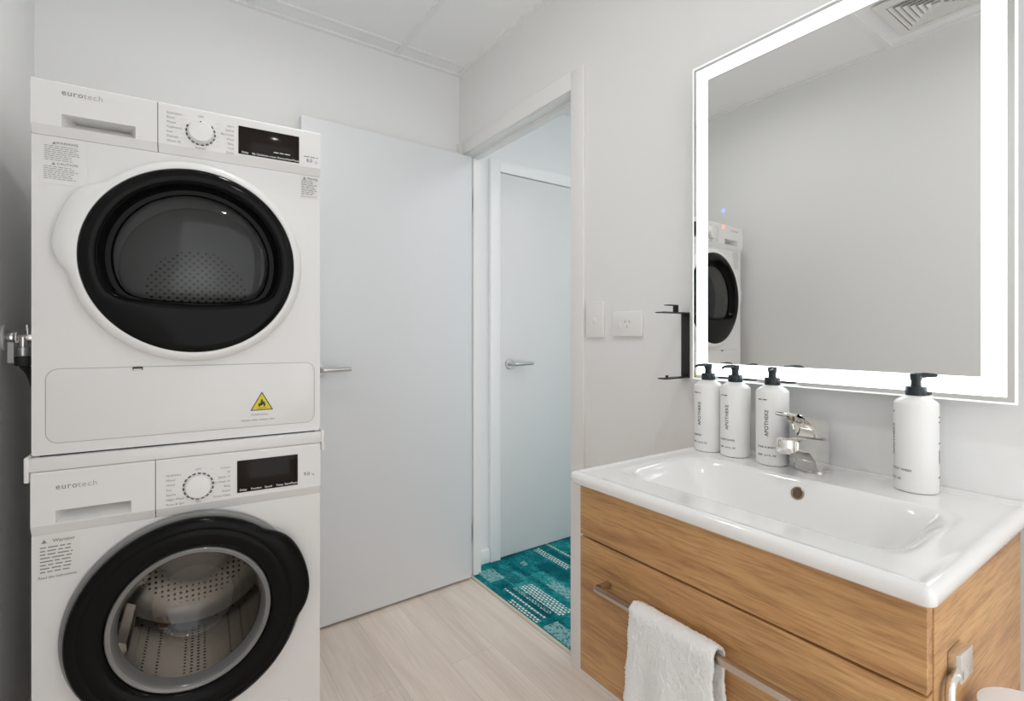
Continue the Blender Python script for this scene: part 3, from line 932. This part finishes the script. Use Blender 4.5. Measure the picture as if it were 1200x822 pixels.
# ------------------------------------------------------------------ vanity
vc = thing('vanity_cabinet', 'wall hung oak vanity cabinet with two drawers under the white basin', 'vanity', (.95, .491, .455))
VX0, VX1, VY0, VY1, VZ0, VZ1 = .720, 1.150, .200, .782, .455, .846
cb = MB()
cb.box(VX0 + .019, VX1, VY0, VY0 + .016, VZ0, VZ1, .0008)
obj('side_panel', cb, 'oak_side', vc)
obj('side_panel', MB().box(VX0 + .019, VX1, VY1 - .016, VY1, VZ0, VZ1, .0008), 'oak_side', vc)
obj('base_panel', MB().box(VX0 + .021, VX1, VY0 + .0162, VY1 - .0162, VZ0 + .001, VZ0 + .017), 'oak_side', vc)
obj('back_panel', MB().box(VX1 - .012, VX1 - .0002, VY0 + .0162, VY1 - .0162, VZ0 + .0172, VZ1 - .14), 'oak_side', vc)
obj('hanging_rail', MB().box(VX1, XW - .0005, VY0 + .03, VY1 - .03, VZ0 + .05, VZ0 + .12), 'oak_side', vc)
obj('drawer', MB().box(VX0, VX0 + .0185, VY0 + .0015, VY1, .7375, VZ1 - .003, .0012), 'oak_upper', vc)
dlw = obj('drawer', MB().box(VX0, VX0 + .0185, VY0 + .0015, VY1, VZ0, .7335, .0012), 'oak_lower', vc)
hb = MB()
hx = .690
BY0, BY1, BZ = .278, .7065, .6635
hb.box(hx - .006, hx + .006, BY0, BY1, BZ - .0055, BZ + .0055, .0012)
hb.box(hx, VX0, BY1 - .012, BY1, BZ - .0055, BZ + .0055, .0012)
hb.box(hx, VX0, BY0, BY0 + .012, BZ - .0055, BZ + .0055, .0012)
hd = obj('handle_bar', hb, 'nickel_bar', dlw)
hd['label'] = 'long brushed metal bar handle'

# basin
ws = thing('wash_basin', 'white ceramic basin top with shallow rectangular bowl on the oak vanity', 'basin', (.94, .491, .846))
BX0, BX1, Y0, Y1, ZTOP, ZLOW = .6965, 1.1885, .1885, .7925, .868, .8465
def ss(t_):
    t_ = max(0.0, min(1.0, t_)); return t_ * t_ * (3 - 2 * t_)
def zbowl(x, y):
    f0 = ss((x - .775) / .075); f1 = ss((1.045 - x) / .065)
    s0 = ss((y - .235) / .125); s1 = ss((.747 - y) / .125)
    q = f0 * f1 * s0 * s1
    q = (f0 * f1) * (s0 * s1)
    fall = .012 * (1 - abs(y - .491) / .25)
    z = ZTOP - (.105 + fall) * q
    # raised rim along the outer edge and a low upstand at the wall
    e = min(x - BX0, Y1 - y, y - Y0)
    z += .0022 * math.exp(-((e - .010) / .008) ** 2)
    z += .004 * ss((x - 1.160) / .022)
    return z
nx, ny = 170, 200
def xs(i): return BX0 + (BX1 - BX0) * i / nx
def ys(j): return Y0 + (Y1 - Y0) * j / ny
RB = .011
grid = []
bs = MB()
inx = [BX0 + RB + (BX1 - BX0 - RB) * i / nx for i in range(nx + 1)]
iny = [Y0 + RB + (Y1 - Y0 - 2 * RB) * j / ny for j in range(ny + 1)]
vid = []
verts = []
for i, x in enumerate(inx):
    for j, y in enumerate(iny):
        verts.append((x, y, zbowl(x, y)))
fcs = [[i * (ny + 1) + j, (i + 1) * (ny + 1) + j, (i + 1) * (ny + 1) + j + 1, i * (ny + 1) + j + 1] for i in range(nx) for j in range(ny)]
bs.add(verts, fcs)
# rounded outer edge along right, front, left
loop = [(x, Y0 + RB, 0, -1) for x in inx[::-1]] + [(BX0 + RB, y, -1, 0) for y in iny] + [(x, Y1 - RB, 0, 1) for x in inx]
rings = []
for k in range(7):
    a = R(90 * k / 6)
    off, dz = RB * math.sin(a), RB * (1 - math.cos(a))
    rings.append([(x + ox * off, y + oy * off, zbowl(x, y) - dz) for x, y, ox, oy in loop])
# corner fans: spread the doubled corner points round the corner
def spread(rings_):
    out = []
    nX = len(inx); nY = len(iny)
    for k, r_ in enumerate(rings_):
        a = R(90 * k / 6)
        off, dz = RB * math.sin(a), RB * (1 - math.cos(a))
        c1 = [(BX0 + RB - off * math.sin(R(q)), Y0 + RB - off * math.cos(R(q)), zbowl(BX0 + RB, Y0 + RB) - dz) for q in (15, 30, 45, 60, 75)]
        c2 = [(BX0 + RB - off * math.cos(R(q)), Y1 - RB + off * math.sin(R(q)), zbowl(BX0 + RB, Y1 - RB) - dz) for q in (15, 30, 45, 60, 75)]
        out.append(r_[:nX] + c1 + r_[nX:nX + nY] + c2 + r_[nX + nY:])
    return out
rings = spread(rings)
low = [(x, y, ZLOW + .004) for x, y, z in rings[-1]]
cxm, cym = .95, .491
def toward(r_, d, z):
    return [(x + (d if x < .94 else 0) * (1 if x < BX0 + .05 else 0), y + (d if y < Y0 + .05 else (-d if y > Y1 - .05 else 0)), z) for x, y, _ in r_]
rings += [low, toward(low, .003, ZLOW + .0005), toward(low, .016, ZLOW)]
bs.rings(rings, False)
bmesh.ops.remove_doubles(bs.bm, verts=bs.bm.verts[:], dist=1e-5)
obj('basin_top', bs, 'ceramic', ws, smooth=70)
ov = MB()
# overflow on the back slope of the bowl, facing the front
ox, oy, oz = 1.0250, .4905, zbowl(1.0250, .4905)
nrm = Vector((zbowl(ox - .004, oy) - zbowl(ox + .004, oy), 0, .008)).normalized()
p0 = Vector((ox, oy, oz))
u_ = Vector((0, 1, 0)); v_ = nrm.cross(u_)
def disc(m, rad, lift, n=32):
    return [tuple(p0 + nrm * lift + (u_ * math.cos(2 * PI * j / n) + v_ * math.sin(2 * PI * j / n)) * rad) for j in range(n)]
ov.rings([disc(0, .0125, -.001), disc(0, .0125, .0015), disc(0, .0105, .0025), disc(0, .0092, .0008)])
oh = MB(); oh.rings([disc(0, .0094, .0007), disc(0, .0001, .0004)])
o_ = obj('overflow_ring', ov, 'overflow_ring', ws)
obj('overflow_hole', oh, 'overflow_dark', o_)
o_['label'] = 'bronze coloured overflow hole'
obj('drain', MB().lathe([(.032, zbowl(.91, .491) + .0005), (.030, zbowl(.91, .491) + .003), (.024, zbowl(.91, .491) + .0035), (.0001, zbowl(.91, .491) + .005)], .91, .491, 40), 'chrome', ws)

# mixer tap
FY = .508
mt = thing('mixer_tap', 'chrome single lever mixer tap at the back of the basin', 'tap', (1.127, FY, ZTOP))
pf = [(1.100, ZTOP + .0004), (1.0985, .884), (1.093, .8985), (1.082, .909), (1.064, .9155), (1.040, .9205), (1.0285, .9225), (1.016, .9235), (1.016, .9445), (1.03, .9465), (1.06, .944), (1.10, .9375), (1.154, .932), (1.154, ZTOP + .0004)]
obj('spout_body', MB().prism_y(pf, FY - .0225, FY + .0225, .007, 4), 'chrome', mt, smooth=40)
obj('spout_nose', MB().lathe([(.0001, .9205), (.0150, .9205), (.0172, .9222), (.0178, .9250), (.0178, .9430), (.0165, .9462), (.0130, .9480), (.0001, .9484)], 1.0150, FY, 40), 'chrome', mt)
obj('aerator', MB().lathe([(.0001, .9180), (.0115, .9180), (.0125, .9190), (.0125, .9206)], 1.0150, FY, 32), 'satin_steel', mt)
obj('tap_base', MB().lathe([(.029, ZTOP + .0003), (.029, ZTOP + .0025), (.0265, ZTOP + .004)], 1.127, FY, 40, True, True), 'chrome', mt)
lvp = [(1.154, .9335), (1.154, .966), (1.148, .9695), (1.125, .9745), (1.10, .981), (1.06, .9895), (1.014, .998), (1.011, .9965), (1.012, .9935), (1.05, .984), (1.078, .975), (1.09, .966), (1.094, .955), (1.095, .9415), (1.10, .9395)]
obj('lever', MB().prism_y(lvp, FY - .0215, FY + .0215, .006, 4), 'chrome', mt, smooth=40)

# pump bottles
BR = .0332
def bottle(x, y, lab, phi, noz, lines, back=False):
    b = thing('pump_bottle', lab, 'bottle', (x, y, ZTOP), 0, 'white pump bottles on the basin')
    z0 = ZTOP
    bd = MB().lathe([(.0001, z0 + .0004), (BR - .004, z0 + .0004), (BR - .001, z0 + .0016), (BR, z0 + .005), (BR, z0 + .158), (BR - .001, z0 + .1615), (BR - .0042, z0 + .1645), (.017, z0 + .1725), (.0135, z0 + .174), (.0135, z0 + .176)], x, y, 56)
    bo = obj('bottle_body', bd, 'bottle_white', b, smooth=45)
    cl_ = MB()
    n = 48
    cl_.rings([[(x + (r_ + (.0005 if j % 2 else 0)) * math.cos(2 * PI * j / n), y + (r_ + (.0005 if j % 2 else 0)) * math.sin(2 * PI * j / n), z0 + z) for j in range(n)] for r_, z in ((.0150, .1735), (.0155, .1745), (.0155, .1875), (.0145, .1895), (.009, .190))])
    obj('pump_collar', cl_, 'pump_black', b)
    pm = MB().lathe([(.0082, z0 + .189), (.0078, z0 + .200), (.0092, z0 + .203), (.0096, z0 + .2105), (.0088, z0 + .2125), (.0001, z0 + .213)], x, y, 32)
    dx, dy = math.cos(noz), math.sin(noz)
    pts = [(x + dx * q, y + dy * q, z0 + .2085 + zz) for q, zz in ((.004, .0005), (.016, .0018), (.028, .0020), (.036, .0012), (.0405, -.0002), (.0435, -.0024))]
    pm.tube(pts, [.0050, .0042, .0036, .0032, .0030, .0028], 14)
    obj('pump_head', pm, 'pump_black', b, smooth=50)
    def wrap(z, rot=False, ph=phi, s0=0.0):
        def fn(a, c):
            if rot:
                a, c = -c, a
            th = ph + (s0 + a) / BR
            return (x + (BR + .00025) * math.cos(th), y + (BR + .00025) * math.sin(th), z0 + z + c)
        return fn
    def letter(m_):
        obj('bottle_lettering', m_, 'ink_dark', bo)
    letter(MB().text('APOTHEKE', .0112, wrap(.0925, True, s0=-.001), .0002, 'CENTER', 1.04))
    letter(MB().words(-.021, 0, .023, .0030, wrap(.143), 3))
    letter(MB().text(lines, .0056, wrap(.040, s0=-.023), .0001, 'LEFT', 1.05))
    letter(MB().text('500ML  16.9 FL. OZ', .0047, wrap(.0225, s0=-.023), .0001, 'LEFT', 1.05))
    if back:
        pb = phi + PI
        m_ = MB()
        for z in (.137, .128, .0905):
            letter(MB().words(-.022, 0, .044, .003, wrap(z, ph=pb), 3))
        for k in range(9):
            xa = -.020 + k * .0034
            m_.quad2(xa, xa + random.choice((.0009, .0016, .0022)), -.012, .012, wrap(.066, ph=pb))
        letter(m_)
        letter(MB().words(-.022, 0, .03, .004, wrap(.030, ph=pb), 3))
    return b
def toward_cam(x, y, left):
    return math.atan2(-y, -x) - R(left)
bottle(1.113, .7455, 'white pump bottle furthest left on the basin, nearest the black wall bracket', toward_cam(1.113, .7455, 36), R(172), 'SHAMPOO')
bottle(1.115, .6755, 'white pump bottle in the middle of the row of three left of the tap', toward_cam(1.115, .6755, 31), R(172), 'CONDITIONER')
bottle(1.112, .586, 'white pump bottle standing directly behind the spout of the chrome tap', toward_cam(1.112, .586, 18), R(200), 'HAND & BODY WASH')
bottle(1.135, .334, 'white pump bottle alone right of the tap with its label turned away', toward_cam(1.135, .334, 72), R(-62), 'HAND & BODY WASH', True)

# ------------------------------------------------------------------ hand towel over the handle bar
TY0, TY1 = .445, .608
def towel_path():
    p = []
    for k in range(80):
        q = k / 79
        p.append((.7050 + .002 * math.sin(q * 3), .40 + (.6625 - .40) * q))
    for k in range(1, 18):
        a = PI * k / 18
        p.append((.690 + .0150 * math.cos(a), .6635 + .0150 * math.sin(a)))
    for k in range(120):
        q = k / 119
        p.append((.6750 - .012 * q, .6625 - q * .33))
    return p
path = towel_path()
nw = 70
def towel_surface(off):
    rs = []
    for i, (px, pz) in enumerate(path):
        a = path[max(i - 1, 0)]; c = path[min(i + 1, len(path) - 1)]
        tx_, tz_ = c[0] - a[0], c[1] - a[1]
        l = math.hypot(tx_, tz_) or 1
        nx_, nz_ = -tz_ / l, tx_ / l
        row = []
        for j in range(nw + 1):
            q = j / nw
            front = max(0.0, min(1.0, (i - 97) / 40))
            y = TY0 + (TY1 - TY0) * q + front * (.022 * (q - .25) * max(0, i - 97) / 120) + .0012 * math.sin(i * .3) * (1 if q > .9 or q < .1 else 0)
            wav = front * (.0042 * math.sin(q * 7.5 + .6 + i * .004) + .0022 * math.sin(q * 15 + 1.5 + i * .011))
            edge = 1 - .55 * (abs(q - .5) * 2) ** 14
            o_ = off * edge + (wav if off > 0 else wav * .8) * (-1 if False else 1)
            if i < 80 and off > 0:
                o_ = off * edge * .8
            jit = random.gauss(0, .0005)
            row.append((px + nx_ * (o_ + jit), y + random.gauss(0, .0006), pz + nz_ * (o_ + jit)))
        rs.append(row)
    return rs
so, si = towel_surface(.0050), towel_surface(-.0040)
tw = MB()
allr = []
for a, c in zip(so, si):
    allr.append(a + c[::-1])
tw.rings(allr, True, True, True)
single('hand_towel', tw, 'terry_white', 'folded white terry hand towel draped over the vanity handle bar', 'towel', (.690, .549, .333), smooth=180)

# ------------------------------------------------------------------ toilet roll holder and roll on the vanity side
th = thing('toilet_roll_holder', 'chrome toilet roll holder on the right side of the oak vanity', 'toilet roll holder', (.807, VY0, .70))
obj('mount_block', MB().box(.785, .829, .186, VY0, .733, .7665, .0015), 'chrome', th)
rdp = [(.790, .1925, .7415), (.774, .1925, .7405)]
for k in range(1, 8):
    q = k / 7 * PI / 2
    rdp.append((.774 - .016 * math.sin(q), .1925 - .002 * k / 7, .7405 - .018 * (1 - math.cos(q))))
rdp += [(.757, .1895, .68), (.757, .185, .605)]
for k in range(1, 8):
    q = k / 7 * PI / 2
    rdp.append((.757 + .024 * (1 - math.cos(q)), .185 - .010 * math.sin(q), .605 - .024 * math.sin(q)))
rdp += [(.83, .151, .581)]
for k in range(1, 7):
    q = k / 6 * PI / 2
    rdp.append((.844 + .016 * math.sin(q), .1445 - .0065 * math.sin(q), .581 + .016 * (1 - math.cos(q))))
rdp += [(.860, .138, .68)]
obj('bent_rod', MB().tube(rdp, .0052, 16), 'chrome', th)
obj('rest_plate', MB().lathe([(.0052, .590), (.030, .590), (.030, .5945), (.0052, .5945)], .860, .138, 32), 'chrome', th)
rc = (.860, .138)
rl = MB().lathe([(.021, .595), (.050, .595), (.0535, .599), (.0540, .688), (.0505, .694), (.022, .695), (.0205, .693), (.0205, .597), (.021, .595)], rc[0], rc[1], 56)
single('toilet_roll', rl, 'tissue_white', 'white toilet roll beside the vanity, cut off at the bottom right corner', 'toilet roll', (rc[0], rc[1], .595), smooth=50)

# ------------------------------------------------------------------ illuminated mirror
MX = 1.147
MY0, MY1, MZ0, MZ1 = .203, .814, 1.037, 1.847
mr = thing('illuminated_mirror', 'rectangular wall mirror with a glowing white light band around its edge', 'mirror', (XW, .5085, MZ0))
obj('mirror_glass', MB().box(MX, MX + .005, MY0 + .003, MY1 - .003, MZ0 + .003, MZ1 - .003), 'mirror_glass', mr)
def frame_x(x0, x1, a0, a1, b0, b1, wd):
    m = MB()
    o4 = [(a0, b0), (a1, b0), (a1, b1), (a0, b1)]
    i4 = [(a0 + wd, b0 + wd), (a1 - wd, b0 + wd), (a1 - wd, b1 - wd), (a0 + wd, b1 - wd)]
    m.rings([[(x1, y, z) for y, z in o4], [(x0, y, z) for y, z in o4], [(x0, y, z) for y, z in i4], [(x1, y, z) for y, z in i4], [(x1, y, z) for y, z in o4]])
    return m
obj('light_band', frame_x(MX - .0006, MX + .0004, MY0 + .0125, MY1 - .0115, MZ0 + .0115, MZ1 - .0115, .0315), 'led_band', mr)
obj('glass_edge', frame_x(MX - .0004, MX + .0052, MY0, MY1, MZ0, MZ1, .0030), 'mirror_edge', mr)
obj('back_box', MB().box(MX + .0052, XW - .0003, MY0 + .012, MY1 - .012, MZ0 + .012, MZ1 - .012, .001), 'mirror_box', mr)
for z, m_ in ((1.460, 'icon_blue'), (1.420, 'icon_red')):
    ic = MB()
    n = 28
    ic.rings([[(MX - .0003, .726 + r_ * math.cos(2 * PI * j / n), z + r_ * math.sin(2 * PI * j / n)) for j in range(n)] for r_ in ((.0062, .0045) if m_ == 'icon_blue' else (.0055, .0040))])
    ic.rings([[(MX - .0003, .726 + r_ * math.cos(2 * PI * j / n), z + r_ * math.sin(2 * PI * j / n)) for j in range(n)] for r_ in (.0026, .0001)])
    obj('touch_button', ic, m_, mr)

# ------------------------------------------------------------------ switch, socket, wall bracket
sw = thing('light_switch', 'white single rocker light switch plate right beside the doorway frame', 'switch', (XW, 1.212, 1.143))
obj('plate', MB().box(XW - .0105, XW, 1.173, 1.252, 1.143, 1.262, .003, 3), 'switch_white', sw)
obj('rocker', MB().box(XW - .0135, XW - .010, 1.2065, 1.2185, 1.1925, 1.2085, .0015), 'switch_white', sw)
so_ = thing('power_socket', 'white wall power socket with one switch between the light switch and the bracket', 'socket', (XW, 1.072, 1.146))
obj('plate', MB().box(XW - .0105, XW, 1.014, 1.131, 1.147, 1.225, .003, 3), 'switch_white', so_)
obj('rocker', MB().box(XW - .0140, XW - .010, 1.0945, 1.1055, 1.1745, 1.1915, .0015), 'switch_white', so_)
pn = MB()
for y, z, ang in ((1.078, 1.193, 25), (1.061, 1.193, -25), (1.0695, 1.178, 0)):
    ca, sa = math.cos(R(ang)), math.sin(R(ang))
    q = [(-.001, -.0045), (.001, -.0045), (.001, .0045), (-.001, .0045)]
    pn.add([(XW - .0108, y + a_ * ca - c_ * sa, z + a_ * sa + c_ * ca) for a_, c_ in q], [[0, 1, 2, 3]])
obj('pin_slots', pn, 'slot_dark', so_)

bk = thing('wall_bracket', 'empty black metal holder bracket on the wall left of the mirror', 'bracket', (XW, .866, 1.033))
obj('back_plate', MB().box(XW - .004, XW, .853, .879, 1.034, 1.214, .0012), 'bracket_black', bk)
obj('top_arm', MB().box(1.082, XW - .001, .853, .879, 1.2100, 1.2135, .001).box(1.072, 1.084, .856, .876, 1.2098, 1.2125, .001), 'bracket_black', bk)
obj('bottom_arm', MB().box(1.086, XW - .001, .853, .879, 1.0345, 1.0380, .001), 'bracket_black', bk)
obj('stop_pin', MB().cyl((1.108, .866, 1.0375), (1.108, .866, 1.0445), .004, 16, .001), 'bracket_black', bk)
obj('latch_tab', MB().box(1.143, 1.147, .858, .874, 1.213, 1.233, .001).box(1.106, 1.147, .858, .874, 1.2305, 1.233, .001), 'bracket_black', bk)
for z in (1.060, 1.190):
    obj('screw', MB().cyl((XW - .004, .866, z), (XW - .0052, .866, z), .0032, 16, .0005), 'satin_steel', bk)
